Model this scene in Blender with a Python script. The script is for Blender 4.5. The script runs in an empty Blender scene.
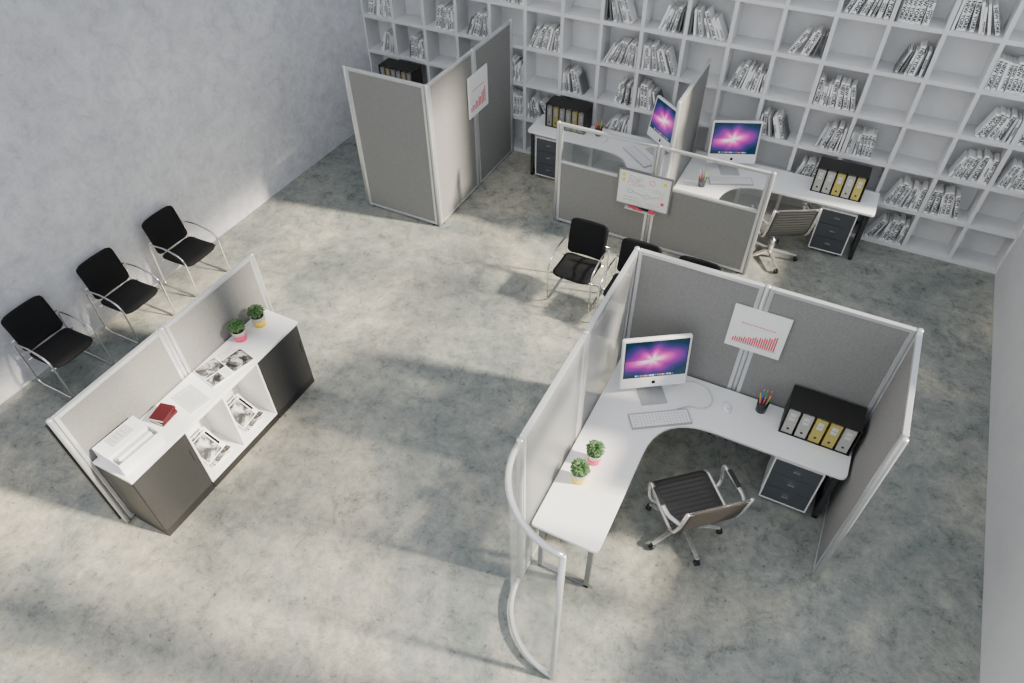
import bpy, bmesh, math, random
from mathutils import Vector, Matrix
random.seed(7)
H=5.7
COL=bpy.context.scene.collection
R=math.radians
# ------------------------------------------------------------------ materials
def nmat(name):
    m=bpy.data.materials.new(name); m.use_nodes=True
    nt=m.node_tree; b=nt.nodes["Principled BSDF"]
    return m,nt,b
def N(nt,t,**k):
    n=nt.nodes.new(t)
    for a,v in k.items(): setattr(n,a,v)
    return n
def ramp(nt,stops,fac):
    r=N(nt,"ShaderNodeValToRGB"); cr=r.color_ramp
    while len(cr.elements)<len(stops): cr.elements.new(0.5)
    for e,(p,c) in zip(cr.elements,stops):
        e.position=p; e.color=(c[0],c[1],c[2],1)
    nt.links.new(fac,r.inputs[0]); return r.outputs[0]
def noise(nt,scale,detail=4,rough=.55,vec=None,dist=0):
    n=N(nt,"ShaderNodeTexNoise"); n.inputs["Scale"].default_value=scale
    n.inputs["Detail"].default_value=detail; n.inputs["Roughness"].default_value=rough
    n.inputs["Distortion"].default_value=dist
    if vec is not None: nt.links.new(vec,n.inputs["Vector"])
    return n.outputs["Fac"]
def mixc(nt,a,b,fac,mode='MIX'):
    m=N(nt,"ShaderNodeMix",data_type='RGBA',blend_type=mode)
    for s,v in ((m.inputs[6],a),(m.inputs[7],b),(m.inputs[0],fac)):
        if isinstance(v,bpy.types.NodeSocket): nt.links.new(v,s)
        elif isinstance(v,(int,float)): s.default_value=v
        else: s.default_value=(v[0],v[1],v[2],1)
    return m.outputs[2]
def simple(name,col,rough=.5,metal=0,var=.06,scale=30,bump=0,spec=.5,see=0):
    m,nt,b=nmat(name)
    tc=N(nt,"ShaderNodeTexCoord")
    f=noise(nt,scale,3,.5,tc.outputs["Object"])
    lo=[max(0,c*(1-var)) for c in col]; hi=[min(1,c*(1+var)) for c in col]
    nt.links.new(ramp(nt,[(.3,lo),(.7,hi)],f),b.inputs["Base Color"])
    b.inputs["Roughness"].default_value=rough; b.inputs["Metallic"].default_value=metal
    b.inputs["Specular IOR Level"].default_value=spec
    if see: b.inputs["Alpha"].default_value=1-see
    if bump:
        bp=N(nt,"ShaderNodeBump"); bp.inputs["Strength"].default_value=bump; bp.inputs["Distance"].default_value=.01
        nt.links.new(f,bp.inputs["Height"]); nt.links.new(bp.outputs[0],b.inputs["Normal"])
    return m
def mat_floor():
    m,nt,b=nmat("polished_concrete"); tc=N(nt,"ShaderNodeTexCoord").outputs["Object"]
    a=noise(nt,.42,12,.68,tc,.8); c=ramp(nt,[(.38,(.165,.185,.178)),(.5,(.25,.258,.236)),(.60,(.385,.362,.30))],a)
    f2=noise(nt,5,14,.85,tc,.3); c2=ramp(nt,[(.40,(.58,.61,.61)),(.5,(.99,.99,.98)),(.60,(1.38,1.34,1.27))],f2)
    c=mixc(nt,c,c2,.85,'MULTIPLY')
    f3=noise(nt,18,5,.7,tc); c3=ramp(nt,[(.34,(.2,.21,.205)),(.395,(.97,.97,.97)),(.64,(1,1,1)),(.69,(1.5,1.46,1.38))],f3)
    c=mixc(nt,c,c3,.7,'MULTIPLY')
    f4=noise(nt,1.3,14,.88,tc,1.2); c4=ramp(nt,[(.39,(.42,.45,.44)),(.44,(1,1,1))],f4)
    c=mixc(nt,c,c4,.75,'MULTIPLY')
    f5=noise(nt,.9,14,.9,tc,1.0); c5=ramp(nt,[(.56,(1,1,1)),(.60,(1.32,1.29,1.21))],f5)
    c=mixc(nt,c,c5,.75,'MULTIPLY')
    nt.links.new(c,b.inputs["Base Color"])
    nt.links.new(ramp(nt,[(.35,(.22,.22,.22)),(.65,(.45,.45,.45))],f2),b.inputs["Roughness"])
    bp=N(nt,"ShaderNodeBump"); bp.inputs["Strength"].default_value=.25; bp.inputs["Distance"].default_value=.01
    nt.links.new(f3,bp.inputs["Height"]); nt.links.new(bp.outputs[0],b.inputs["Normal"])
    return m
def mat_plaster():
    m,nt,b=nmat("worn_plaster"); tc=N(nt,"ShaderNodeTexCoord").outputs["Object"]
    a=noise(nt,.8,12,.75,tc,.3); c=ramp(nt,[(.38,(.60,.60,.645)),(.62,(.77,.77,.80))],a)
    f2=noise(nt,5,14,.88,tc,.4); c2=ramp(nt,[(.38,(.74,.74,.76)),(.5,(1,1,1)),(.62,(1.14,1.14,1.14))],f2)
    c=mixc(nt,c,c2,.85,'MULTIPLY')
    mp=N(nt,"ShaderNodeMapping"); mp.inputs["Rotation"].default_value=(R(35),0,0); mp.inputs["Scale"].default_value=(1,.7,3); nt.links.new(tc,mp.inputs[0])
    f3=noise(nt,1.8,14,.92,mp.outputs[0],.5); c3=ramp(nt,[(.38,(.5,.5,.53)),(.41,(1,1,1)),(.59,(1,1,1)),(.62,(1.2,1.2,1.2))],f3)
    c=mixc(nt,c,c3,.65,'MULTIPLY')
    nt.links.new(c,b.inputs["Base Color"]); b.inputs["Roughness"].default_value=.85
    bp=N(nt,"ShaderNodeBump"); bp.inputs["Strength"].default_value=.6; bp.inputs["Distance"].default_value=.025
    nt.links.new(f2,bp.inputs["Height"]); nt.links.new(bp.outputs[0],b.inputs["Normal"])
    return m
def mat_glass(name,col,alpha,rough=.1):
    m,nt,b=nmat(name)
    tr=N(nt,"ShaderNodeBsdfTransparent"); mx=N(nt,"ShaderNodeMixShader")
    tc=N(nt,"ShaderNodeTexCoord").outputs["Object"]
    f=noise(nt,60,2,.5,tc)
    nt.links.new(ramp(nt,[(.3,[c*.96 for c in col]),(.7,col)],f),b.inputs["Base Color"])
    b.inputs["Roughness"].default_value=rough
    mx.inputs[0].default_value=alpha
    nt.links.new(tr.outputs[0],mx.inputs[1]); nt.links.new(b.outputs[0],mx.inputs[2])
    out=[n for n in nt.nodes if n.type=='OUTPUT_MATERIAL'][0]
    nt.links.new(mx.outputs[0],out.inputs[0]); return m
def mat_display():
    m,nt,b=nmat("purple_aurora_display"); tc=N(nt,"ShaderNodeTexCoord").outputs["Object"]
    mp=N(nt,"ShaderNodeMapping"); mp.inputs["Location"].default_value=(.03,0,-.42); nt.links.new(tc,mp.inputs[0])
    sp=N(nt,"ShaderNodeSeparateXYZ"); nt.links.new(mp.outputs[0],sp.inputs[0])
    at=N(nt,"ShaderNodeMath",operation='ARCTAN2'); nt.links.new(sp.outputs[2],at.inputs[0]); nt.links.new(sp.outputs[0],at.inputs[1])
    nz=N(nt,"ShaderNodeTexNoise",noise_dimensions='1D'); nz.inputs["Scale"].default_value=1.2; nz.inputs["Detail"].default_value=0
    nt.links.new(at.outputs[0],nz.inputs["W"])
    cb=N(nt,"ShaderNodeCombineXYZ"); nt.links.new(sp.outputs[0],cb.inputs[0]); nt.links.new(sp.outputs[2],cb.inputs[2])
    sc=N(nt,"ShaderNodeVectorMath",operation='MULTIPLY'); nt.links.new(cb.outputs[0],sc.inputs[0]); sc.inputs[1].default_value=(.8,0,1.6)
    ln=N(nt,"ShaderNodeVectorMath",operation='LENGTH'); nt.links.new(sc.outputs[0],ln.inputs[0])
    mu=N(nt,"ShaderNodeMath",operation='MULTIPLY'); nt.links.new(ln.outputs["Value"],mu.inputs[0]); mu.inputs[1].default_value=3.2
    ad=N(nt,"ShaderNodeMath",operation='ADD'); nt.links.new(mu.outputs[0],ad.inputs[0])
    m2=N(nt,"ShaderNodeMath",operation='MULTIPLY_ADD'); nt.links.new(nz.outputs["Fac"],m2.inputs[0]); m2.inputs[1].default_value=-.5; m2.inputs[2].default_value=.25
    nt.links.new(m2.outputs[0],ad.inputs[1])
    c=ramp(nt,[(0,(1,.92,.97)),(.13,(.95,.50,.75)),(.30,(.72,.09,.42)),(.52,(.28,.03,.28)),(.76,(.05,.035,.17)),(1,(.006,.03,.06))],ad.outputs[0])
    b.inputs["Base Color"].default_value=(0,0,0,1); b.inputs["Roughness"].default_value=.2
    nt.links.new(c,b.inputs["Emission Color"]); b.inputs["Emission Strength"].default_value=1.4
    return m
def mat_photo(name,seed):
    m,nt,b=nmat(name); tc=N(nt,"ShaderNodeTexCoord").outputs["Object"]
    mp=N(nt,"ShaderNodeMapping"); mp.inputs["Location"].default_value=(seed,seed*2,0); nt.links.new(tc,mp.inputs[0])
    f=noise(nt,12,8,.65,mp.outputs[0],.6)
    nt.links.new(ramp(nt,[(.42,(.02,.02,.02)),(.5,(.12,.12,.12)),(.6,(.55,.55,.55))],f),b.inputs["Base Color"]); b.inputs["Roughness"].default_value=.25
    return m
M={}
M['floor']=mat_floor(); M['plaster']=mat_plaster()
M['white_wall']=simple("white_wall_paint",(.66,.66,.67),.7,var=.04,scale=3)
M['shelf']=simple("light_grey_board",(.70,.70,.705),.55,var=.04,scale=5)
M['fabric']=simple("grey_felt",(.235,.233,.227),.95,var=.16,scale=120,bump=.2,spec=.1)
M['alu']=simple("satin_aluminium",(.66,.67,.68),.32,.6,var=.03)
M['chrome']=simple("chrome",(.75,.75,.76),.14,1,var=.02)
M['basemetal']=simple("polished_aluminium",(.62,.62,.63),.26,.75,var=.03)
M['white']=simple("white_laminate",(.89,.89,.89),.3,var=.02)
M['plastic']=simple("white_plastic",(.88,.88,.89),.3,var=.02)
M['silver']=simple("silver_stand",(.45,.46,.47),.4,.2,var=.03)
M['keybody']=simple("keyboard_body_shadow_grey",(.36,.365,.37),.4,var=.03)  # grey stands in for shadow edges around the keys of a white keyboard
M['dark']=simple("anthracite_lacquer",(.028,.028,.029),.42,var=.08)
M['greydr']=simple("grey_blue_drawer_front",(.06,.066,.075),.45,var=.05)
M['steel']=simple("grey_steel",(.22,.225,.23),.4,.5,var=.05)
M['black']=simple("black_textile",(.008,.008,.009),.75,var=.2,scale=120,bump=.2,spec=.2)
M['mesh']=simple("black_ribbed_mesh",(.045,.040,.036),.35,var=.3,scale=200,bump=.2,see=.15)
M['greymesh']=simple("grey_ribbed_mesh",(.085,.085,.082),.5,var=.2,scale=200,bump=.2,spec=.3,see=.12)
M['blackpl']=simple("black_plastic",(.012,.012,.013),.4)
M['blackcard']=simple("black_cardboard",(.012,.011,.010),.6,var=.15)
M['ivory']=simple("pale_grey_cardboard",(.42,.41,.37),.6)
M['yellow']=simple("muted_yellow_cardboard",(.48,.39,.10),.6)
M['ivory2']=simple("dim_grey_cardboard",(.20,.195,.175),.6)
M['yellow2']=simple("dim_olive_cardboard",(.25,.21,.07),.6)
M['paper']=simple("white_paper",(.86,.86,.85),.8,var=.03)
M['pages']=simple("page_block",(.76,.75,.72),.9,var=.1,scale=90)
M['cov1']=simple("white_cover",(.92,.92,.92),.5,var=.03)
M['cov2']=simple("pale_grey_cover",(.60,.61,.62),.5)
M['cov3']=simple("mid_grey_cover",(.15,.155,.16),.5)
M['ink']=simple("black_ink",(.004,.004,.004),.7,spec=.1)
M['greyink']=simple("grey_ink",(.3,.3,.32),.6)
M['red']=simple("red_ink",(.75,.03,.09),.55)
M['redcover']=simple("maroon_cover",(.065,.007,.011),.6,spec=.2)
M['pink']=simple("pink_glaze",(.78,.05,.18),.35)
M['yglaze']=simple("yellow_glaze",(.88,.60,.03),.35)
M['whiteglaze']=simple("stone_glaze",(.5,.48,.43),.5)
M['leaf']=simple("dull_green_leaf",(.055,.125,.04),.6,var=.6,scale=60)
M['soil']=simple("soil",(.03,.02,.015),.95)
M['green']=simple("green_paint",(.05,.45,.12),.5)
M['blue']=simple("blue_paint",(.05,.25,.75),.5)
M['orange']=simple("orange_paint",(.9,.28,.03),.5)
M['brightyellow']=simple("bright_yellow_paint",(.9,.7,.04),.5)
M['wood']=simple("pencil_wood",(.6,.4,.18),.6)
M['glass']=mat_glass("clear_glass",(.5,.54,.56),.12,.05)
M['frost']=mat_glass("smoky_translucent_panel",(.42,.43,.44),.42,.3)
M['display']=mat_display()
M['mag1']=mat_photo("magazine_print_a",1.3); M['mag2']=mat_photo("magazine_print_b",4.1)
# ------------------------------------------------------------------ mesh builder
class MB:
    def __init__(s): s.v=[];s.f=[];s.m=[];s.sm=[];s.mats=[]
    def mi(s,k):
        if k not in s.mats: s.mats.append(k)
        return s.mats.index(k)
    def add(s,vs,fs,k,smooth=False,mtx=None):
        o=len(s.v); i=s.mi(k)
        for v in vs:
            v=Vector(v); s.v.append(mtx@v if mtx else v)
        for f in fs: s.f.append([o+a for a in f]); s.m.append(i); s.sm.append(smooth)
        return s
    def box(s,x0,x1,y0,y1,z0,z1,k,mtx=None):
        vs=[(x,y,z) for z in(z0,z1) for y in(y0,y1) for x in(x0,x1)]
        return s.add(vs,[(0,2,3,1),(4,5,7,6),(0,1,5,4),(2,6,7,3),(0,4,6,2),(1,3,7,5)],k,False,mtx)
    def lathe(s,prof,k,seg=20,c=(0,0),mtx=None,smooth=True):
        vs=[];fs=[]
        for r,z in prof:
            for i in range(seg):
                a=2*math.pi*i/seg; vs.append((c[0]+r*math.cos(a),c[1]+r*math.sin(a),z))
        for j in range(len(prof)-1):
            for i in range(seg):
                i2=(i+1)%seg; fs.append((j*seg+i,j*seg+i2,(j+1)*seg+i2,(j+1)*seg+i))
        fs.append(tuple(reversed(range(seg)))); fs.append(tuple((len(prof)-1)*seg+i for i in range(seg)))
        return s.add(vs,fs,k,smooth,mtx)
    def tube(s,pts,r,k,seg=8,closed=False,mtx=None):
        P=[Vector(p) for p in pts]; n=len(P); vs=[];fs=[]
        def tan(i):
            a=P[(i-1)%n] if closed or i>0 else P[0]; b=P[(i+1)%n] if closed or i<n-1 else P[-1]
            return (b-a).normalized()
        t0=tan(0); up=Vector((0,0,1)) if abs(t0.z)<.9 else Vector((1,0,0))
        nrm=(up-up.dot(t0)*t0).normalized()
        for i in range(n):
            t=tan(i); nrm=(nrm-nrm.dot(t)*t).normalized(); bn=t.cross(nrm)
            for j in range(seg):
                a=2*math.pi*j/seg; vs.append(P[i]+(nrm*math.cos(a)+bn*math.sin(a))*r)
        for i in range(n if closed else n-1):
            i2=(i+1)%n
            for j in range(seg):
                j2=(j+1)%seg; fs.append((i*seg+j,i*seg+j2,i2*seg+j2,i2*seg+j))
        if not closed:
            fs.append(tuple(reversed(range(seg)))); fs.append(tuple((n-1)*seg+j for j in range(seg)))
        return s.add(vs,fs,k,True,mtx)
    def prism(s,pts,z0,z1,k,mtx=None,plane='xy'):
        n=len(pts)
        g=(lambda a,b,c:(a,b,c)) if plane=='xy' else (lambda a,b,c:(a,c,b))
        vs=[g(x,y,z0) for x,y in pts]+[g(x,y,z1) for x,y in pts]
        fs=[tuple(reversed(range(n))),tuple(range(n,2*n))]+[(i,(i+1)%n,n+(i+1)%n,n+i) for i in range(n)]
        return s.add(vs,fs,k,False,mtx)
    def mesh(s,name):
        me=bpy.data.meshes.new(name); me.from_pydata([tuple(v) for v in s.v],[],s.f)
        for k in s.mats: me.materials.append(M[k])
        for p,i,sm in zip(me.polygons,s.m,s.sm): p.material_index=i; p.use_smooth=sm
        bm=bmesh.new(); bm.from_mesh(me); bmesh.ops.recalc_face_normals(bm,faces=bm.faces); bm.to_mesh(me); bm.free()
        me.update(); return me
def fillet(pts,r,n=5,closed=False):
    P=[Vector(p) for p in pts]; out=[]; L=len(P)
    for i in range(L):
        if not closed and i in(0,L-1): out.append(P[i]); continue
        a,b,c=P[i-1],P[i],P[(i+1)%L]; d1=(a-b); d2=(c-b)
        rr=min(r,d1.length*.48,d2.length*.48); p0=b+d1.normalized()*rr; p1=b+d2.normalized()*rr
        for j in range(n+1):
            t=j/n; out.append((1-t)**2*p0+2*t*(1-t)*b+t*t*p1)
    return out
def obj(name,mb,parent=None,bevel=0,label=None,stuff=False):
    o=bpy.data.objects.new(name,mb if isinstance(mb,bpy.types.Mesh) else mb.mesh(name)); COL.objects.link(o)
    if parent: o.parent=parent
    if bevel:
        b=o.modifiers.new("bevel",'BEVEL'); b.width=bevel; b.segments=2; b.limit_method='ANGLE'
    if label: o["label"]=label
    if stuff: o["kind"]="stuff"
    return o
def tag(o,label,cat,group=None):
    o["label"]=label; o["category"]=cat
    if group: o["group"]=group
    return o
def thing(name,label,cat,loc=(0,0,0),rz=0,group=None):
    o=bpy.data.objects.new(name,None); o.empty_display_size=.1; COL.objects.link(o)
    o.location=loc; o.rotation_euler=(0,0,rz); return tag(o,label,cat,group)
def copy_thing(src,loc,rz,label=None,group=None):
    o=src.copy(); COL.objects.link(o); o.location=loc; o.rotation_euler=(0,0,rz)
    if label: o["label"]=label
    if group: o["group"]=group
    def rec(a,b):
        for ch in a.children:
            if ch.get("category"): continue
            c=ch.copy(); COL.objects.link(c); c.parent=b; rec(ch,c)
    rec(src,o); return o
def structure(name,mb):
    o=obj(name,mb); o["kind"]="structure"; return o
def face(fx,fy): return math.atan2(fx,-fy)
def textmesh(body,size):
    c=bpy.data.curves.new("t",'FONT'); c.body=body; c.size=size; c.align_x='CENTER'; c.align_y='CENTER'; c.offset=.03
    o=bpy.data.objects.new("t",c); COL.objects.link(o); bpy.context.view_layer.update()
    me=bpy.data.meshes.new_from_object(o.evaluated_get(bpy.context.evaluated_depsgraph_get()))
    vs=[v.co.copy() for v in me.vertices]; fs=[tuple(p.vertices) for p in me.polygons]
    bpy.data.objects.remove(o); bpy.data.curves.remove(c); bpy.data.meshes.remove(me)
    return vs,fs
# ------------------------------------------------------------------ room
XL,XR,YB,YF=-7.0,2.33,9.05,-4.5
WZ0,WZ1,WT=1.7,6.5,11.8  # WT: unseen tops of back and right walls, raised to block sun over them
structure("floor",MB().box(XL-.2,XR+.3,YF,YB+.2,-.15,0,'floor'))
structure("wall_left",MB().box(XL-.2,XL,YF,YB+.2,0,7.0,'plaster'))
structure("wall_back",MB().box(XL,XR,YB,YB+.2,0,WT,'white_wall'))
wins=[(-4.1,-1.3),(-.9,1.7),(2.1,4.4),(4.9,8.7)]
w=MB(); w.box(XR,XR+.2,YF,YB+.2,0,WZ0,'white_wall'); w.box(XR,XR+.2,YF,YB+.2,WZ1,WT,'white_wall')
ys=[YF]+[a for p in wins for a in p]+[YB+.2]
for i in range(0,len(ys),2): w.box(XR,XR+.2,ys[i],ys[i+1],WZ0,WZ1,'white_wall')
structure("wall_right",w)
for i,(a,b) in enumerate(wins):
    w=MB(); t=.05
    x0,x1=XR+.07,XR+.13
    w.box(x0,x1,a,a+t,WZ0,WZ1,'alu'); w.box(x0,x1,b-t,b,WZ0,WZ1,'alu')
    w.box(x0,x1,a+t,b-t,WZ0,WZ0+t,'alu'); w.box(x0,x1,a+t,b-t,WZ1-t,WZ1,'alu')
    mid=(a+b)/2; w.box(x0,x1,mid-.06,mid+.06,WZ0+t,WZ1-t,'alu')
    w.box(x0,x1,a+t,b-t,4.1,4.24,'alu')
    structure("window_%d"%(i+1),w)
# ------------------------------------------------------------------ bookcase
SF=8.7; PIT=(XR-XL)/17; ROW=.535; NR=8; T=.046
bc=thing("bookcase","tall white built-in grid bookcase with square open cells","bookcase",((XL+XR)/2,SF+.17,0))
hw=(XR-XL)/2
for i in range(18):
    x=-hw+PIT*i; x0=max(-hw,x-T/2); x1=min(hw,x+T/2)
    obj("upright",MB().box(x0,x1,-.17,.16,0,NR*ROW,'shelf'),bc)
for j in range(NR+1):
    obj("shelf_board",MB().box(-hw,hw,-.168,.16,j*ROW,j*ROW+T,'shelf'),bc)
obj("back_panel",MB().box(-hw,hw,.155,.175,0,NR*ROW+T,'shelf'),bc)
NY=textmesh("NEW YORK",1.0); NYw=max(v.x for v in NY[0])-min(v.x for v in NY[0])
def book_mb(w,h,d,cov,style):
    b=MB(); t=.003
    b.box(0,w,0,t,0,h,cov); b.box(0,t,t,d,0,h,cov); b.box(w-t,w,t,d,0,h,cov)
    b.box(t,w-t,t,d-.004,.004,h-.004,'pages')
    if style=='ny':
        s=w*1.12
        m=Matrix.Translation((w/2,-.0015,h/2))@Matrix.Rotation(R(90),4,'Y')@Matrix.Rotation(R(90),4,'X')@Matrix.Diagonal((h*.88/NYw,s,1,1))
        b.add(NY[0],NY[1],'ink',False,m)
    elif style>=0:
        rnd=random.Random(style); z=h*rnd.choice([.1,.2,.3]); end=z+h*rnd.choice([.35,.45])
        while z<end:
            l=rnd.uniform(.009,.018); ww=w*.58
            if rnd.random()<.85: b.box(w/2-ww/2,w/2+ww/2,-.0015,0,z,z+l,'ink')
            z+=l+.006
    return b
variants=[]
VS=[('cov1','ny',.048,.33),('cov1',1,.022,.27),('cov2',-1,.022,.28),('cov1','ny',.038,.31),('cov3',-1,.018,.26),('cov1',-1,.026,.31),('cov1',6,.024,.28),('cov1',-1,.016,.24),('cov1','ny',.042,.32),('cov2',3,.022,.27),('cov1',10,.022,.23),('cov1','ny',.034,.30)]
for cov,st,w,h in VS:
    d=random.uniform(.18,.22)
    variants.append((w,h,d,book_mb(w,h,d,cov,st)))
vmesh=[v[3].mesh("book") for v in variants]
cells={5:[2,3,4],4:[1,3,5,7,8,9,12],3:[0,1,4,6,8,9,11,13,14,16],2:[0,1,3,4,5,8,9,10,12,13,15,16],1:[1,2,4,9,11,12,14],0:[2,3]}
count=0; stuffmb=MB()
order=sorted([(c,r) for r in cells for c in cells[r]])
LB=["white hardcover book with black spine lettering in the bookcase","pale grey hardcover book in the bookcase","dark grey hardcover book in the bookcase"]
for c,r in order:
    x1=XR-PIT*c-T/2; x0=x1-PIT+T; z=r*ROW+T
    n=random.choice([7,8,9,12]); right=random.random()<.6
    lean=0.0; maxlean=R(random.choice([12,18,24,28]))
    step=maxlean/n*1.3
    for k in range(n):
        vi=random.choice([0,3,8,11,0,3,8,1,5,6,2]) if c<3 else random.randrange(12)
        w,h,d,_=variants[vi]
        if k and random.random()<.55: lean=min(maxlean,lean+step*random.uniform(.8,2.2))
        if k==0: piv=.012
        else: piv=plast+pw/math.cos(plean)+.35*(math.tan(lean)-math.tan(plean))+.002
        if piv+w/math.cos(lean)>PIT-T-.01: break
        plast,pw,plean=piv,w,lean
        yy=SF+.02+random.uniform(0,.04)
        if right: m=Matrix.Translation((x1-piv,yy,z+.001))@Matrix.Rotation(lean,4,'Y')@Matrix.Translation((-w,0,0))
        else: m=Matrix.Translation((x0+piv,yy,z+.001))@Matrix.Rotation(-lean,4,'Y')
        if count<298:
            o=bpy.data.objects.new("book",vmesh[vi]); COL.objects.link(o); o.matrix_world=m
            ck=variants[vi][3].mats[0]
            tag(o,LB[{'cov1':0,'cov2':1,'cov3':2}[ck]],"book","books in the grid bookcase")
            count+=1
        else:
            src=variants[vi][3]; o0=len(stuffmb.v)
            for v in src.v: stuffmb.v.append(m@v)
            for f,mi,s in zip(src.f,src.m,src.sm):
                stuffmb.f.append([o0+a for a in f]); stuffmb.m.append(stuffmb.mi(src.mats[mi])); stuffmb.sm.append(s)
if stuffmb.v:
    o=obj("book_rows",stuffmb,stuff=True); tag(o,"leaning rows of white and grey books in the bookcase","books")
# ------------------------------------------------------------------ partitions
def panel(p0,p1,h,infill,group,label,split=None):
    p0=Vector(p0);p1=Vector(p1);d=p1-p0;L=d.length-.05;c=(p0+p1)/2
    t=thing("partition_panel",label,"partition",(c.x,c.y,0),math.atan2(d.y,d.x),group)
    f=MB(); q=.035; y=.02; a=L/2; zb=.02
    f.box(-a,-a+q,-y,y,zb,h,'alu'); f.box(a-q,a,-y,y,zb,h,'alu')
    f.box(-a+q,a-q,-y,y,h-q,h,'alu'); f.box(-a+q,a-q,-y,y,zb,zb+q,'alu')
    if split: f.box(-a+q,a-q,-y,y,split-.015,split+.015,'alu')
    obj("frame",f,t,.004)
    top=split-.015 if split else h-q
    obj("fabric_infill" if infill=='fabric' else "frosted_infill",MB().box(-a+q,a-q,-.014,.014,zb+q,top,infill),t)
    if split: obj("glass_infill",MB().box(-a+q,a-q,-.004,.004,split+.015,h-q,'glass'),t,label="clear glass upper pane")
    for s in(-1,1):
        g=MB(); g.lathe([(.02,0),(.02,.015),(.01,.02)],'blackpl',10,(s*(a-.06),0)); obj("foot",g,t)
    return t
def post(x,y,h,group):
    t=MB(); t.lathe([(.012,0),(.024,.005),(.024,h),(.02,h+.008)],'alu',14)
    o=obj("partition_post",t); o.location=(x,y,0)
    return tag(o,"round satin aluminium post joining grey partition panels","post",group)
G1="partition around the curved corner desk"
lab="grey felt partition panel in a silver aluminium frame"
XA,XB,XC=-1.21,-.1,1.03; YT=4.68
panel((XA,YT),(XB,YT),2.0,'fabric',G1,lab)
panel((XB,YT),(XC,YT),2.0,'fabric',G1,lab)
panel((XC,YT),(XC,3.57),2.0,'fabric',G1,lab+" at the desk end")
panel((XA,YT),(XA,3.55),2.0,'frost',G1,"translucent smoky partition panel in a silver frame beside desk")
panel((XA,3.55),(XA,2.43),2.0,'frost',G1,"translucent smoky partition panel in a silver frame beside desk")
for p in [(XA,YT),(XB,YT),(XC,YT),(XC,3.555),(XA,3.55),(XA,2.43)]: post(p[0],p[1],2.0,G1)
cv=thing("curved_partition","curved clear glass end panel with silver tube frame","partition",(XA,2.4,0),0,G1)
rad=.58; arc=[]
for i in range(17):
    a=math.pi+ (math.pi/2)*i/16; arc.append((rad+rad*math.cos(a),rad*math.sin(a)))
f=MB(); f.tube([(x,y,1.98) for x,y in arc],.022,'alu',10); obj("top_rail",f,cv)
f=MB(); f.tube([(x,y,.05) for x,y in arc],.022,'alu',10); obj("bottom_rail",f,cv)
f=MB(); f.tube([(arc[-1][0],arc[-1][1],.0),(arc[-1][0],arc[-1][1],1.99)],.022,'alu',10); obj("end_post",f,cv)
g=MB(); vs=[];fs=[]
for off in(-.004,.004):
    for z in(.05,1.97):
        for i in range(17):
            a=math.pi+(math.pi/2)*i/16; vs.append((rad+(rad+off)*math.cos(a),(rad+off)*math.sin(a),z))
for i in range(16): fs+= [(i,i+1,18+i,17+i),(34+i,51+i,52+i,35+i)]
g.add(vs,fs,'glass',True); obj("glass_infill",g,cv)
G3="tall partition enclosure by the bookcase"
panel((-5.62,6.48),(-4.45,6.48),2.0,'fabric',G3,"tall "+lab)
panel((-4.45,6.48),(-4.45,7.58),2.0,'fabric',G3,"tall "+lab)
panel((-4.45,7.58),(-4.45,8.66),2.0,'fabric',G3,"tall grey felt partition panel next to the bookcase")
for p in [(-5.62,6.48),(-4.45,6.48),(-4.45,7.58),(-4.45,8.66)]: post(p[0],p[1],2.0,G3)
G2="partition in front of the paired desks"
YC=7.31
panel((-3.1,YC),(-1.8,YC),1.46,'fabric',G2,"low grey felt partition panel with clear glass top",.93)
panel((-1.8,YC),(-.48,YC),1.46,'fabric',G2,"low grey felt partition panel with clear glass top",.93)
for x in(-3.1,-1.8,-.48): post(x,YC,1.46,G2)
XD=-1.68
panel((XD,7.37),(XD,8.66),2.0,'fabric',G2,"grey felt divider panel between two corner desks")
post(XD,7.38,2.0,G2)
G4="low partition behind the storage cabinets"
for a,b in((1.31,2.43),(2.43,3.57)): panel((-4.68,a),(-4.68,b),1.5,'fabric',G4,"low grey felt partition panel behind white-topped cabinets")
for y in(1.31,2.43,3.57): post(-4.68,y,1.5,G4)
t=thing("backing_panel","thin dark anthracite panel standing behind the low grey partition","panel",(-4.745,1.86,0))
obj("board",MB().box(-.012,.012,-.58,.56,.03,1.42,'dark'),t,.003)
for s in(-1,1): obj("foot",MB().box(-.03,.03,s*.45-.02,s*.45+.02,0,.03,'blackpl'),t)
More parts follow.
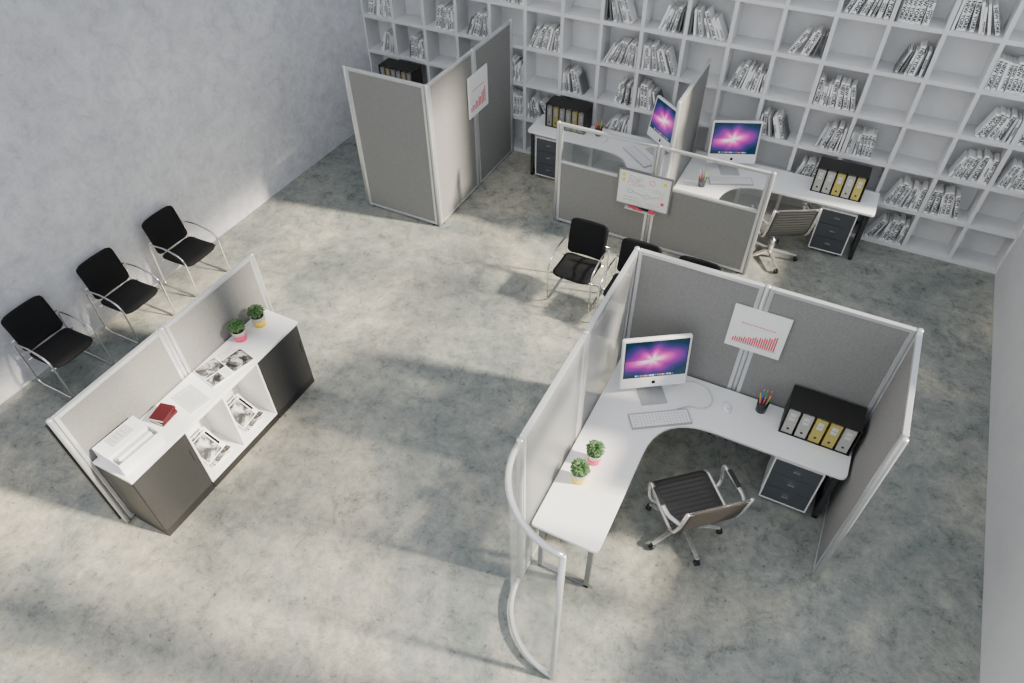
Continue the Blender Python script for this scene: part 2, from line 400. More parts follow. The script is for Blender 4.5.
# ------------------------------------------------------------------ corner desks
def roundpoly(pts,rs,n=6):
    out=[];L=len(pts)
    for i in range(L):
        a,b,c=Vector(pts[i-1]),Vector(pts[i]),Vector(pts[(i+1)%L]); r=rs[i]
        p0=b+(a-b).normalized()*r; p1=b+(c-b).normalized()*r
        for j in range(n+1):
            t=j/n; q=(1-t)**2*p0+2*t*(1-t)*b+t*t*p1; out.append(tuple(q))
    return out
def make_desk(loc,label,mirror=1,LX=2.17,LY=2.08):
    t=thing("corner_desk",label,"desk",loc)
    s=mirror
    pts=[(0,0),(LX,0),(LX,-.54),(.57,-.54),(.57,-LY),(0,-LY)]
    rp=roundpoly(pts,[.02,.03,.06,.5,.06,.03],10)
    rp=[(x*s,y) for x,y in rp]
    if s<0: rp=rp[::-1]
    obj("desktop",MB().prism(rp,.71,.74,'white'),t,.004)
    def fr(x0,y0,x1,y1,k):
        g=MB(); w=.022
        for x,y in((x0,y0),(x1,y1)): g.box(x-w,x+w,y-w,y+w,0,.71,k)
        g.box(min(x0,x1)-w,max(x0,x1)+w,min(y0,y1)-w,max(y0,y1)+w,.67,.71,k)
        g.box(min(x0,x1)-w,max(x0,x1)+w,min(y0,y1)-w,max(y0,y1)+w,.0,.035,k)
        obj("leg_frame",g,t,.003,label="grey steel leg frame")
    fr(.07*s,-LY+.07,.5*s,-LY+.07,'steel')
    fr((LX-.06)*s,-.08,(LX-.06)*s,-.46,'dark')
    g=MB(); g.box(.08*s-.025,.08*s+.025,-.1,-.05,0,.71,'steel'); obj("leg",g,t,.003)
    obj("modesty_rail",MB().box(min(.1*s,(LX-.1)*s),max(.1*s,(LX-.1)*s),-.06,-.04,.6,.70,'steel'),t)
    return t
make_desk((-1.18,4.645,0),"white L-shaped curved corner desk on grey steel legs")
make_desk((-1.63,8.67,0),"white L-shaped corner desk beside the bookcase",1,2.35,1.28)
make_desk((-1.74,8.67,0),"white L-shaped corner desk with binder rack by bookcase",-1,2.2,1.28)
make_desk((-4.5,8.67,0),"white corner desk inside the tall partition enclosure",-1,2.12,1.6)
# ------------------------------------------------------------------ drawer pedestals
def make_ped(loc,rz=0):
    t=thing("drawer_pedestal","grey-blue drawer unit with thin white edges under the desk","drawer unit",loc,rz)
    w,d,h=.42,.40,.66; b=MB(); e=.012
    b.box(-w/2,-w/2+e,-d/2,d/2,.05,h,'plastic'); b.box(w/2-e,w/2,-d/2,d/2,.05,h,'plastic')
    b.box(-w/2+e,w/2-e,-d/2,d/2,h-e,h,'plastic'); b.box(-w/2+e,w/2-e,-d/2,d/2,.05,.05+e,'plastic')
    b.box(-w/2+e,w/2-e,d/2-.02,d/2,.05+e,h-e,'plastic'); obj("body",b,t)
    hz=(h-e-.05-e)/3
    for i in range(3):
        z=.05+e+i*hz; dr=obj("drawer",MB().box(-w/2+e+.002,w/2-e-.002,-d/2+.001,d/2-.03,z+.003,z+hz-.003,'greydr'),t,.002,label="grey-blue drawer front")
        g=MB(); g.box(-.03,.03,-d/2-.014,-d/2+.002,z+hz*.55,z+hz*.55+.009,'chrome'); obj("handle",g,dr)
    for x in(-1,1):
        for y in(-1,1):
            g=MB(); g.lathe([(.022,-.012),(.025,0),(.022,.012)],'blackpl',12,(0,0),Matrix.Translation((x*.15,y*.15,.025))@Matrix.Rotation(R(90),4,'Y'))
            obj("caster",g,t)
    return t
ped=make_ped((.63,4.34,0))
copy_thing(ped,(.34,8.36,0),0); copy_thing(ped,(-3.6,8.36,0),0)
# ------------------------------------------------------------------ computers
def make_mac(loc,rz):
    t=thing("desktop_computer","white all-in-one computer with purple and pink aurora screen","computer",loc,rz)
    st=MB(); st.box(-.12,.12,-.15,.09,0,.01,'silver')
    st.add([(-.09,.06,.01),(.09,.06,.01),(.09,.075,.01),(-.09,.075,.01),(-.07,.03,.3),(.07,.03,.3),(.07,.045,.3),(-.07,.045,.3)],[(0,1,2,3),(4,7,6,5),(0,4,5,1),(1,5,6,2),(2,6,7,3),(3,7,4,0)],'silver')
    obj("stand",st,t,.002)
    tl=Matrix.Translation((0,0,.10))@Matrix.Rotation(R(-9),4,'X')
    W=.31; HH=.55
    b=MB(); b.box(-W,W,-.025,.02,0,HH,'plastic',tl); obj("body",b,t,.01)
    b=MB(); b.box(-W+.022,W-.022,-.027,-.0245,.125,HH-.022,'blackpl',tl); obj("bezel",b,t)
    b=MB(); b.box(-W+.030,W-.030,-.0285,-.0272,.133,HH-.03,'display',tl); sc=obj("screen",b,t,label="dark purple and pink aurora display")
    b=MB()
    for i in range(16): b.box(-.18+i*.0226,-.164+i*.0226,-.0295,-.0286,.138,.154,['plastic','blue','greyink','orange','cov2','greyink','cov1'][i%7],tl)
    obj("icon_row",b,sc)
    pts=[]
    for i in range(48):
        a=2*math.pi*i/48; r=.019; x=r*math.cos(a)*1.0; z=r*math.sin(a)*1.05
        z-= .004*math.exp(-(x/.006)**2)*(1 if z>0 else -1)
        x*= 1.0+ (.08 if z>0 else -.08)
        bx,bz,br=.024,.003,.009; dd=math.hypot(x-bx,z-bz)
        if dd<br: x=bx-math.sqrt(max(0,br*br-(z-bz)**2))
        pts.append((x,z+.058))
    b=MB(); b.prism(pts,-.0265,-.0245,'ink',mtx=tl,plane='xz'); lf=[(.0,.081),(.001,.088),(.008,.093),(.008,.086)]
    b.prism(lf,-.0265,-.0245,'ink',mtx=tl,plane='xz'); obj("emblem",b,t,label="black bitten-apple emblem on the chin")
    return t
mac=make_mac((-.78,4.29,.74),face(.55,-.83))
copy_thing(mac,(-1.12,8.38,.74),face(.4,-.92)); copy_thing(mac,(-2.08,8.42,.74),face(-.63,-.77))
def make_kb(loc,rz):
    t=thing("keyboard","white flat computer keyboard on the desk","keyboard",loc,rz)
    obj("body",MB().box(-.275,.275,-.085,.085,0,.018,'keybody'),t,.004)
    k=MB(); 
    for r in range(5):
        for c in range(18):
            x=-.265+c*.0295; y=-.072+r*.0288
            if r==0 and 4<=c<=9: continue
            k.box(x,x+.0255,y,y+.0247,.018,.022,'plastic')
    k.box(-.265+4*.0295,-.265+10*.0295-.004,-.072,-.0473,.018,.022,'plastic')
    obj("keys",k,t,stuff=True); return t
kb=make_kb((-.60,4.02,.74),face(.55,-.83)); copy_thing(kb,(-1.02,8.1,.74),face(.4,-.92)); copy_thing(kb,(-2.28,8.15,.74),face(-.63,-.77))
def make_mouse(loc,rz):
    vs=[];fs=[];U,V=16,8
    for j in range(V+1):
        p=math.pi/2*j/V*.98
        for i in range(U):
            a=2*math.pi*i/U; vs.append((.042*math.cos(a)*math.cos(p)**.8,.07*math.sin(a)*math.cos(p)**.8,.004+.036*math.sin(p)))
    for j in range(V):
        for i in range(U): fs.append((j*U+i,j*U+(i+1)%U,(j+1)*U+(i+1)%U,(j+1)*U+i))
    fs.append(tuple(reversed(range(U)))); fs.append(tuple(V*U+i for i in range(U)))
    t=thing("computer_mouse","small white computer mouse on the desk","mouse",loc,rz)
    obj("base",MB().lathe([(.04,0),(.043,.005)],'greyink',16,(0,0),Matrix.Diagonal((1,1.6,1,1))),t)
    obj("body",MB().add(vs,fs,'plastic',True),t); obj("scroll_wheel",MB().box(-.004,.004,-.05,-.03,.024,.037,'greyink'),t)
    return t
ms=make_mouse((-.1,4.42,.74),R(20)); copy_thing(ms,(-.6,8.42,.74),R(15)); copy_thing(ms,(-2.85,8.35,.74),R(-20))
cb=MB(); pts=[(-.62,4.45,.747),(-.48,4.6,.747),(-.3,4.56,.747),(-.22,4.42,.747),(-.28,4.3,.747),(-.42,4.28,.747),(-.5,4.2,.747)]
cb.tube(fillet(pts,.12,6),.007,'cov2',6); o=obj("cable",cb); tag(o,"white cable curling across the desk beside the computer","cable")
# ------------------------------------------------------------------ binder racks
def binderset(x0,yf,z,cols):
    W=.6;Dp=.28;Hh=.34;n=len(cols)
    t=thing("binder_rack","black open-front box rack holding lever-arch binders on desk","binder rack",(x0+W/2,yf+Dp/2,z))
    k='blackcard'; q=.008
    obj("side_panel",MB().box(-W/2,-W/2+q,-Dp/2,Dp/2,0,Hh,k),t); obj("side_panel",MB().box(W/2-q,W/2,-Dp/2,Dp/2,0,Hh,k),t)
    obj("base_panel",MB().box(-W/2+q,W/2-q,-Dp/2,Dp/2,0,q,k),t); obj("top_panel",MB().box(-W/2+q,W/2-q,-Dp/2,Dp/2,Hh-q,Hh,k),t)
    obj("back_panel",MB().box(-W/2+q,W/2-q,Dp/2-q,Dp/2,q,Hh-q,k),t)
    pitch=(W-2*q-.01)/n
    for i in range(n):
        w=pitch-.022; c=cols[i]; x=x0+q+.008+i*pitch+w/2+.004
        nm={'ivory':"pale grey",'yellow':"muted yellow",'ivory2':"dim grey",'yellow2':"dim olive yellow"}[c]
        th=thing("binder",nm+" lever-arch binder with finger hole in black rack","binder",(x,yf+.012,z+q+.001),0,"binders in black racks")
        m=MB(); m.box(-w/2,w/2,0,.004,0,.3,c); m.box(-w/2,-w/2+.004,.004,.25,0,.3,c); m.box(w/2-.004,w/2,.004,.25,0,.3,c)
        m.box(-w/2+.006,w/2-.006,.01,.245,.006,.29,'paper'); obj("cover",m,th)
        m=MB(); m.box(-w*.25,w*.25,-.0015,0,.17,.26,'cov2' if c[-1]!='2' else 'greyink'); m.box(-w*.18,w*.18,-.0022,-.0015,.21,.214,'ink'); obj("spine_label",m,th)
        m=MB(); m.lathe([(.012,0),(.012,.003)],'blackpl',14,(0,0),Matrix.Translation((0,0,.06))@Matrix.Rotation(R(90),4,'X')); obj("finger_hole",m,th)
    return t
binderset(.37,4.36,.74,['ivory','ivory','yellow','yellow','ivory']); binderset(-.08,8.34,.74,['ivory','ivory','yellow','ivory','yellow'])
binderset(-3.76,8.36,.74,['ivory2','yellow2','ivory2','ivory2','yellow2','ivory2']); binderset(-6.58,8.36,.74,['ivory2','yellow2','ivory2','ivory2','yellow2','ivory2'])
# ------------------------------------------------------------------ pencil cups
def cup(x,y,z):
    t=thing("pencil_cup","black mesh pencil cup full of pencils and pens","pencil cup",(x,y,z))
    m=MB(); m.lathe([(.045,0),(.052,.12),(.049,.12),(.042,.005)],'blackpl',18); obj("body",m,t)
    cols=['brightyellow','red','green','blue','wood','orange','pink','green']
    for i,k in enumerate(cols):
        a=i*math.pi/4; tilt=R(6+2.5*(i%3)); hh=.20+.025*(i%2)
        p=MB(); mt=Matrix.Rotation(a,4,'Z')@Matrix.Translation((.0175,0,.009))@Matrix.Rotation(tilt,4,'Y')
        p.lathe([(.0058,0),(.0058,hh)],k,6,(0,0),mt,False); p.lathe([(.0058,hh),(.001,hh+.02)],'wood',6,(0,0),mt,False)
        cn={'brightyellow':'yellow','wood':'natural wood'}.get(k,k)
        o=obj("pencil",p); o.location=(x,y,z); tag(o,cn+" pencil standing in a black cup","pencil","pencils in desk cups")
cup(.18,4.53,.74); cup(-1.33,7.85,.74); cup(-2.98,8.45,.74)
# ------------------------------------------------------------------ potted plants
def plant(x,y,z,glaze,lbl,seed):
    t=thing("potted_plant",lbl,"plant",(x,y,z),seed); t.scale=(1.15,1.15,1.15)
    m=MB(); m.lathe([(.044,0),(.056,.075)],glaze,20); m.lathe([(.056,.075),(.06,.10),(.062,.11),(.052,.11),(.05,.09)],'whiteglaze',20)
    obj("pot",m,t); 
    s=MB(); s.lathe([(.05,.09),(.05,.098)],'soil',16); obj("soil",s,t)
    rnd=random.Random(seed); l=MB()
    for i in range(210):
        a=rnd.uniform(0,2*math.pi); p=math.acos(rnd.uniform(-.1,1)); rr=rnd.uniform(.048,.068)
        c=Vector((math.sin(p)*math.cos(a)*rr*1.0,math.sin(p)*math.sin(a)*rr*1.0,.15+math.cos(p)*rr*.8))
        mt=Matrix.Translation(c)@Matrix.Rotation(a,4,'Z')@Matrix.Rotation(p-.9+rnd.uniform(-.3,.3),4,'Y')
        q=.012; l.add([(-q,0,0),(-q*.4,q*.7,.002),(q*.5,q*.6,.002),(q*1.3,0,.003),(q*.5,-q*.6,.002),(-q*.4,-q*.7,.002),(0,0,.005),(0,0,-.004)],[(0,6,1),(1,6,2),(2,6,3),(3,6,4),(4,6,5),(5,6,0),(1,7,0),(2,7,1),(3,7,2),(4,7,3),(5,7,4),(0,7,5)],'leaf',False,mt)
    l.lathe([(.03,.1),(.045,.14),(.03,.175)],'leaf',12)
    obj("foliage",l,t,stuff=True); return t
PP="small bushy green plant in a %s pot on %s"
plant(-.96,3.34,.74,'pink',PP%("pink","the desk"),1); plant(-1.0,3.11,.74,'yglaze',PP%("yellow","the desk"),2)
plant(-4.53,3.02,.9,'pink',PP%("pink","the cabinet top"),3); plant(-4.50,3.26,.9,'yglaze',PP%("yellow","the cabinet top"),4)
# ------------------------------------------------------------------ chairs
def pad(prof,w,th,k,nu=10,rc=.08,sag=.0,rib=0,ribn=24):
    P=[Vector(p) for p in prof]
    Ls=[0]
    for i in range(1,len(P)): Ls.append(Ls[-1]+(P[i]-P[i-1]).length)
    L=Ls[-1]; nv=rib and ribn*4 or 22
    def at(s):
        for i in range(1,len(P)):
            if s<=Ls[i]+1e-9:
                t=(s-Ls[i-1])/(Ls[i]-Ls[i-1]); return P[i-1].lerp(P[i],t)
        return P[-1]
    vs=[]
    for side in(1,-1):
        for j in range(nv+1):
            s=L*j/nv; p=at(s); a=at(max(0,s-.01)); b=at(min(L,s+.01)); t=(b-a).normalized(); n=Vector((0,-t.z,t.y))
            e=min(s,L-s); hwid=w/2-(rc-math.sqrt(max(0,rc*rc-(rc-min(e,rc))**2)))
            edge=min(1,e/.02+.3)
            o=(th/2*edge+ (rib*abs(math.sin(math.pi*ribn*j/nv)) if rib else 0))*side
            for i in range(nu+1):
                u=-1+2*i/nu; ee=.45 if abs(u)>.99 else 1
                vs.append(Vector((u*hwid,p.y,p.z))+n*(o*ee)-n*sag*(1-u*u))
    W=nu+1; B=(nv+1)*W; fs=[]
    for j in range(nv):
        for i in range(nu):
            a=j*W+i; fs.append((a,a+1,a+W+1,a+W)); fs.append((B+a,B+a+W,B+a+W+1,B+a+1))
    for j in range(nv):
        a=j*W; fs.append((a,a+W,B+a+W,B+a)); a=j*W+nu; fs.append((a,B+a,B+a+W,a+W))
    for i in range(nu):
        fs.append((i,B+i,B+i+1,i+1)); a=nv*W+i; fs.append((a,a+1,B+a+1,B+a))
    return MB().add(vs,fs,k,True)
def bar(name,a,b,r,k,par):
    f=MB(); f.tube([a,b],r,k,8); return obj(name,f,par)
def make_visitor(loc,rz,label,group):
    t=thing("visitor_chair",label,"chair",loc,rz,group)
    obj("seat",pad([(0,-.26,.44),(0,-.2,.465),(0,.0,.45),(0,.21,.45)],.47,.035,'black',rc=.07,sag=.008),t)
    obj("backrest",pad([(0,.205,.465),(0,.235,.6),(0,.265,.75),(0,.305,.90)],.47,.03,'black',rc=.06,sag=.02),t)
    for s in(-1,1):
        x=s*.268
        f=MB(); f.tube(fillet([(x,.30,.012),(x,-.27,.012),(x,-.27,.60),(x,.0,.67),(x,.27,.64)],.10,7,True),.0105,'chrome',8,True)
        obj("side_frame",f,t,label="chrome tube side frame with curved arm")
    for y,z in((-.2,.43),(.16,.425)): bar("cross_bar",(-.268,y,z),(.268,y,z),.01,'chrome',t)
    bar("cross_bar",(-.268,.262,.64),(.268,.262,.64),.009,'chrome',t)
    return t
GV="visitor chairs along the plaster wall"
vc=make_visitor((-6.6,2.36,0),R(90),"black visitor chair with chrome tube arms against plaster wall",GV)
copy_thing(vc,(-6.6,3.26,0),R(90)); copy_thing(vc,(-6.6,4.17,0),R(90))
for x,y in((-2.22,6.00),(-1.55,5.90),(-.88,5.88)): copy_thing(vc,(x,y,0),0,"black visitor chair with chrome tube arms before low partition","visitor chairs in front of the low partition")
def make_office(loc,rz,k,label):
    t=thing("office_chair",label,"office chair",loc,rz)
    sp=fillet([(0,-.28,.45),(0,-.22,.50),(0,.05,.485),(0,.24,.485),(0,.30,.65),(0,.36,.97)],.09,6)
    obj("seat_and_back",pad([tuple(p) for p in sp],.54,.008,k,rc=.03,rib=.008,ribn=24),t)
    for s in(-1,1):
        f=MB(); f.tube([(s*.27,p.y,p.z) for p in sp],.016,'basemetal',8); obj("side_rail",f,t)
        f=MB(); f.tube(fillet([(s*.27,-.06,.475),(s*.335,-.1,.53),(s*.335,-.14,.71),(s*.335,.2,.74),(s*.27,.325,.75)],.05,5),.019,'basemetal',8)
        ar=obj("armrest",f,t,label="polished metal loop armrest"); obj("arm_pad",MB().box(s*.335-.02,s*.335+.02,-.06,.12,.745,.758,'blackpl'),ar,.006)
    bar("cross_bar",(-.27,.0,.47),(.27,.0,.47),.015,'chrome',t); bar("cross_bar",(-.27,.355,.95),(.27,.355,.95),.013,'basemetal',t)
    f=MB(); f.lathe([(.03,.09),(.03,.28),(.018,.28),(.018,.46),(.05,.475)],'basemetal',16); obj("column",f,t)
    for i in range(5):
        a=2*math.pi*i/5+.3; mt=Matrix.Rotation(a,4,'Z'); f=MB()
        f.add([(.02,-.026,.09),(.02,.026,.09),(.34,.015,.07),(.34,-.015,.07),(.02,-.026,.125),(.02,.026,.125),(.34,.015,.085),(.34,-.015,.085)],[(0,1,2,3),(4,7,6,5),(0,4,5,1),(1,5,6,2),(2,6,7,3),(3,7,4,0)],'basemetal',False,mt)
        lg=obj("base_leg",f,t,.003); g=MB()
        for q in(-.014,.014): g.lathe([(.026,-.008),(.028,0),(.026,.008)],'blackpl',12,(0,0),mt@Matrix.Translation((.34,q,.028))@Matrix.Rotation(R(90),4,'X'))
        g.lathe([(.01,.03),(.01,.075)],'blackpl',8,(0,0),mt@Matrix.Translation((.34,0,0))); obj("caster",g,lg)
    return t
make_office((-.12,3.50,0),face(-.66,.75),'mesh',"black ribbed swivel office chair with polished metal arms")
make_office((-.30,7.80,0),face(-.5,.87),'greymesh',"grey ribbed mesh swivel chair with polished metal arms")
# ------------------------------------------------------------------ posters, whiteboard
def poster(loc,rz,label,w,h,hs,fill):
    t=thing("chart_poster",label,"poster",loc,rz)
    b=MB(); b.box(-w/2,w/2,-.006,.006,-h/2,h/2,'paper'); obj("board",b,t)
    b=MB(); z0=-h*.34; p=w*.78/len(hs)
    for i,q in enumerate(hs):
        x=-w*.39+i*p; b.box(x,x+p*fill,-.008,-.006,z0,z0+q*h*.36,'red')
    obj("bar_chart",b,t,label="row of thin rising red bars")
    b=MB(); rnd=random.Random(2); x=-w*.3
    while x<w*.3:
        l=rnd.uniform(.01,.03); b.box(x,x+l,-.008,-.006,h*.12,h*.12+.008,'red'); x+=l+.007
    obj("heading_line",b,t)
    b=MB(); b.box(-w*.4,w*.4,-.008,-.006,z0-.01,z0-.006,'greyink'); obj("base_line",b,t)
    return t
poster((-.065,4.68-.031,1.525),0,"white poster with rising red bar chart on grey partition",.47,.47,[.2,.28,.24,.34,.3,.42,.36,.48,.44,.52,.6,.5,.66,.62,.74,.7,.85,.8,.95,1.0],.6)
poster((-4.45+.031,7.63,1.43),R(90),"white poster with rising red bar chart on tall partition",.52,.56,[.22,.35,.3,.48,.42,.6,.55,.75,.85,1.0],.5)
wx,wz=-1.91,.83
wb=thing("whiteboard","small grey-framed whiteboard with coloured notes on low partition","whiteboard",(wx,YC-.036,wz))
b=MB(); b.box(-.33,.33,-.006,.01,-.235,.235,'paper'); obj("board",b,wb)
b=MB(); b.box(-.355,.355,-.012,.012,.235,.26,'steel');b.box(-.355,.355,-.012,.012,-.26,-.235,'steel');b.box(-.355,-.33,-.012,.012,-.235,.235,'steel');b.box(.33,.355,-.012,.012,-.235,.235,'steel'); obj("frame",b,wb)
obj("pen_tray",MB().box(-.2,.2,-.07,-.012,-.27,-.26,'alu'),wb)
for i,(x,z,k) in enumerate([(-.27,.17,'brightyellow'),(-.27,.10,'brightyellow'),(.26,.16,'brightyellow'),(.26,-.12,'pink')]):
    o=obj("sticky_note",MB().box(-.02,.02,-.0015,.001,-.02,.02,k)); o.location=(wx+x,YC-.0435,wz+z)
    tag(o,("pink" if k=='pink' else "yellow")+" sticky note on the small whiteboard","note","notes on the whiteboard")
b=MB(); rnd=random.Random(5)
def stroke(x0,z0,x1,z1,k,wd=.0018):
    dx,dz=x1-x0,z1-z0; L=math.hypot(dx,dz) or 1e-4; nx,nz=-dz/L*wd,dx/L*wd
    b.prism([(x0-nx,z0-nz),(x1-nx,z1-nz),(x1+nx,z1+nz),(x0+nx,z0+nz)],-.0078,-.006,k,plane='xz')
for ln,(z,k,xs,xe) in enumerate([(.17,'blue',-.2,.0),(.14,'ink',-.2,-.03),(.11,'ink',-.2,-.06),(.08,'red',-.22,.02),(.05,'ink',-.2,.0),(-.13,'green',-.25,-.05),(-.17,'ink',-.25,-.02),(.05,'orange',.12,.28),(.02,'blue',.12,.27),(-.17,'red',.05,.22)]):
    x=xs; zz=z
    while x<xe:
        nx=x+rnd.uniform(.006,.012); nz=z+rnd.uniform(-.009,.009); stroke(x,zz,nx,nz,k); x=nx; zz=nz
        if rnd.random()<.2: x+=.012
def loop(cx,cz,r,k,sq=1):
    for i in range(14):
        a,a2=2*math.pi*i/14,2*math.pi*(i+1)/14; stroke(cx+r*math.cos(a),cz+r*sq*math.sin(a),cx+r*math.cos(a2),cz+r*sq*math.sin(a2),k,.0022)
loop(.1,.14,.035,'red'); loop(-.17,-.04,.035,'blue',.8); loop(.05,-.07,.04,'green',.7); stroke(-.13,-.04,.0,-.07,'ink'); stroke(.1,-.07,.2,-.04,'ink'); loop(.23,-.04,.025,'orange')
obj("writing",b,wb)
for i,k in enumerate(['red','red','ink']):
    m=MB(); m.lathe([(.009,-.06),(.009,.06)],k,10,(0,0),Matrix.Rotation(R(90),4,'Y')); o=obj("marker_pen",m); o.location=(wx-.10+.07*i,YC-.036-.025-.02*(i%2),wz-.26+.009)
    tag(o,("red" if k=='red' else "black")+" marker pen on the whiteboard tray","marker","markers on the whiteboard tray")
o=obj("board_eraser",MB().box(-.035,.035,-.02,.02,0,.03,'red'),None,.004); o.location=(wx+.15,YC-.036-.045,wz-.26); tag(o,"red board eraser on the whiteboard tray","eraser")
# ------------------------------------------------------------------ storage cabinets
CX0,CX1=-4.64,-4.21; CT=.9
def cabinet(y0,y1):
    t=thing("storage_cabinet","anthracite grey storage cabinet with plain door under white top","cabinet",((CX0+CX1)/2,(y0+y1)/2,0))
    a=(CX1-CX0)/2; l=(y1-y0)/2
    obj("plinth",MB().box(-a+.02,a-.004,-l+.002,l-.002,0,.09,'blackpl'),t)
    obj("body",MB().box(-a,a-.022,-l,l,.09,CT-.03,'dark'),t,.002)
    d=obj("door",MB().box(a-.02,a,-l+.003,l-.003,.095,CT-.034,'dark'),t,.002)
    obj("handle",MB().box(a,a+.008,l-.04,l-.028,.5,.65,'dark'),d)
cabinet(1.37,1.94); cabinet(2.87,3.45)
u=thing("open_shelf_unit","white open shelf unit with two cubbies between dark cabinets","shelf unit",((CX0+CX1)/2,2.405,0))
a=(CX1-CX0)/2; l=.46; b=MB()
b.box(-a,a,-l,-l+.02,.09,CT-.03,'white'); b.box(-a,a,l-.02,l,.09,CT-.03,'white'); b.box(-a,-a+.015,-l+.02,l-.02,.09,CT-.03,'white')
b.box(-a+.015,a,-l+.02,l-.02,.09,.12,'white'); b.box(-a+.015,a,-l+.02,l-.02,CT-.05,CT-.03,'white'); obj("body",b,u,.002)
obj("divider",MB().box(-a+.015,a-.003,-.01,.01,.12,CT-.05,'white'),u)
obj("plinth",MB().box(-a+.02,a-.004,-l+.002,l-.002,0,.09,'blackpl'),u,label="black plinth")
o=obj("countertop",MB().box(CX0-.005,CX1+.01,1.36,3.46,CT-.03,CT,'white'),None,.003); tag(o,"long white countertop over the storage cabinets","countertop")
def mag(loc,rot,k,lbl,w=.21,h=.28,t=.008):
    m=MB(); m.box(-w/2,w/2,-h/2,h/2,0,t,'paper'); m.box(-w/2+.008,w/2-.008,-h/2+.008,h/2-.05,t,t+.0006,k); m.box(-w/2+.02,w/2-.06,h/2-.04,h/2-.015,t,t+.0006,'ink')
    o=obj("magazine",m); o.location=loc; o.rotation_euler=rot; tag(o,lbl,"magazine","magazines on the storage unit")
for yy in(2.17,2.64):
    for i in range(4): mag((-4.43+.01*(i%2),yy+.01*i,.121+i*.0095),(0,0,R(84+4*i)),'mag1' if i%2 else 'mag2',"black-and-white magazine stacked in a white cubby",.21,.28)
    for i in range(2): mag((-4.47+.05*i,yy-.01*i,.255+.010*i),(0,R(40),R(5*i)),'mag2' if i%2 else 'mag1',"black-and-white magazine leaning in a white cubby",.25,.25)
om=MB(); om.box(-.23,0,-.16,.16,0,.012,'paper'); om.box(.0,.23,-.16,.16,0,.012,'paper')
om.box(-.222,-.004,-.02,.152,.012,.0126,'mag1'); om.box(.004,.222,-.152,.06,.012,.0126,'mag2'); om.box(-.222,-.09,-.152,-.035,.012,.0126,'mag2')
for i in range(5): om.box(-.075,-.02,-.145+.022*i,-.139+.022*i,.012,.0126,'greyink'); om.box(.02,.2-.03*(i%2),.08+.015*i,.085+.015*i,.012,.0126,'greyink')
o=obj("open_magazine",om); o.location=(-4.43,2.68,CT); o.rotation_euler=(0,0,R(78)); tag(o,"open black-and-white picture magazine on white countertop","magazine")
pm=MB(); pm.box(-.105,.105,-.15,.15,0,.003,'cov2')
for i in range(6): pm.box(-.08,.08-.03*(i%2),-.1+.035*i,-.095+.035*i,.003,.0036,'greyink')
o=obj("paper_sheet",pm); o.location=(-4.42,2.24,CT); o.rotation_euler=(0,0,R(80)); tag(o,"grey printed paper sheets on white countertop","paper")
for i in range(2):
    m=MB(); w,h,t=.14,.18,.035; m.box(-w/2,w/2,-h/2,h/2,0,.003,'redcover'); m.box(-w/2,w/2,-h/2,h/2,t-.003,t,'redcover'); m.box(w/2-.003,w/2,-h/2,h/2,.003,t-.003,'redcover'); m.box(-w/2+.003,w/2-.004,-h/2+.004,h/2-.004,.003,t-.003,'pages')
    o=obj("book",m); o.location=(-4.47,1.98,CT+i*.036); o.rotation_euler=(0,0,R(4+9*i)); tag(o,"dark maroon hardcover book stacked on white countertop","book","maroon books on the countertop")
ot=thing("desk_organizer","white box organizer with one open slot on the countertop","organizer",(-4.44,1.60,CT),R(-4))
b=MB(); w,l,hh=.17,.2,.14
b.box(-w,w,-l,l,0,.006,'plastic'); b.box(-w,-w+.006,-l,l,.006,hh,'plastic'); b.box(w-.006,w,-l,l,.006,hh,'plastic'); b.box(-w+.006,w-.006,-l,-l+.006,.006,hh,'plastic'); b.box(-w+.006,w-.006,l-.006,l,.006,hh,'plastic')
obj("body",b,ot); obj("divider",MB().box(.02,.026,-l+.006,l-.006,.006,hh,'plastic'),ot)
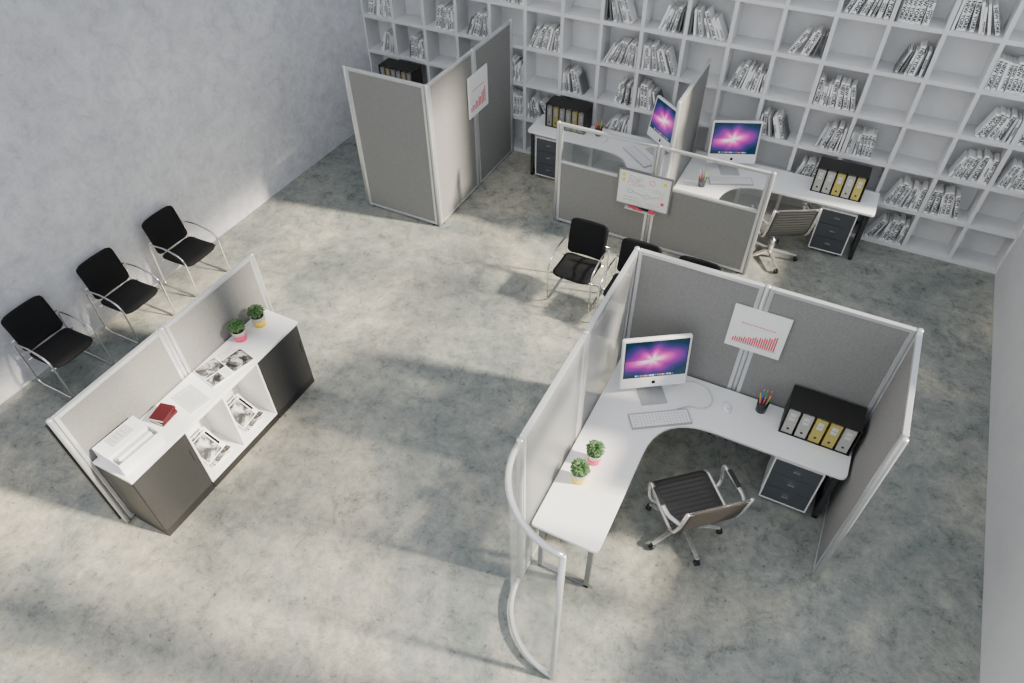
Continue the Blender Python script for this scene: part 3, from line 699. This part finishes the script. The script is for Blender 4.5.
obj("lid",MB().box(-w+.006,.02,-l+.006,l-.006,hh-.012,hh,'plastic'),ot,label="closed white lid")
for i in range(5):
    m=MB(); m.box(0,.02,-.16,.16,0,.10+.012*(i%3),['cov1','cov2','cov1','cov3','cov2'][i]); m.box(.002,.018,-.158,.158,.10+.012*(i%3),.101+.012*(i%3),'pages')
    o=obj("notebook",m); o.location=(-4.44+.035+i*.0245,1.60,CT+.008); o.rotation_euler=(0,0,R(-4)); tag(o,"thin notebook standing in the white organizer box","notebook","notebooks in the organizer")
m=MB(); m.box(-.06,.06,-.1,.1,0,.008,'cov2')
for i in range(4): m.box(-.045,.04-.02*(i%2),-.07+.035*i,-.065+.035*i,.008,.0086,'greyink')
o=obj("paper_stack",m); o.location=(-4.52,1.61,CT+.1405); o.rotation_euler=(0,0,R(-4)); tag(o,"small stack of printed paper on the organizer lid","paper")
# ------------------------------------------------------------------ lights and world
sd=bpy.data.lights.new("sun",'SUN'); sd.energy=15; sd.angle=R(4); sd.color=(1,.89,.71)
so=bpy.data.objects.new("sun",sd); COL.objects.link(so); so.location=(9,3,9)
so.rotation_euler=Vector((-1,-.22,-.68)).to_track_quat('-Z','Y').to_euler()
wd=bpy.data.worlds.new("world"); bpy.context.scene.world=wd; wd.use_nodes=True
bg=wd.node_tree.nodes["Background"]; bg.inputs[0].default_value=(.86,.925,1,1); bg.inputs[1].default_value=1.4
# ------------------------------------------------------------------ camera
VY=Vector((507,-717,695)).normalized(); D=Vector((8,679,695)).normalized()
Y=(VY-VY.dot(D)*D).normalized(); X=Y.cross(-D).normalized()
if X.x<0: X=-X
rt=Vector((X[0],Y[0],-D[0])); up=-Vector((X[1],Y[1],-D[1])); bk=-Vector((X[2],Y[2],-D[2]))
mm=Matrix((rt,up,bk)).transposed().to_4x4(); mm.translation=(0,0,H)
cd=bpy.data.cameras.new("camera"); cd.sensor_width=36; cd.lens=695/1024*36
co=bpy.data.objects.new("camera",cd); COL.objects.link(co); co.matrix_world=mm
bpy.context.scene.camera=co
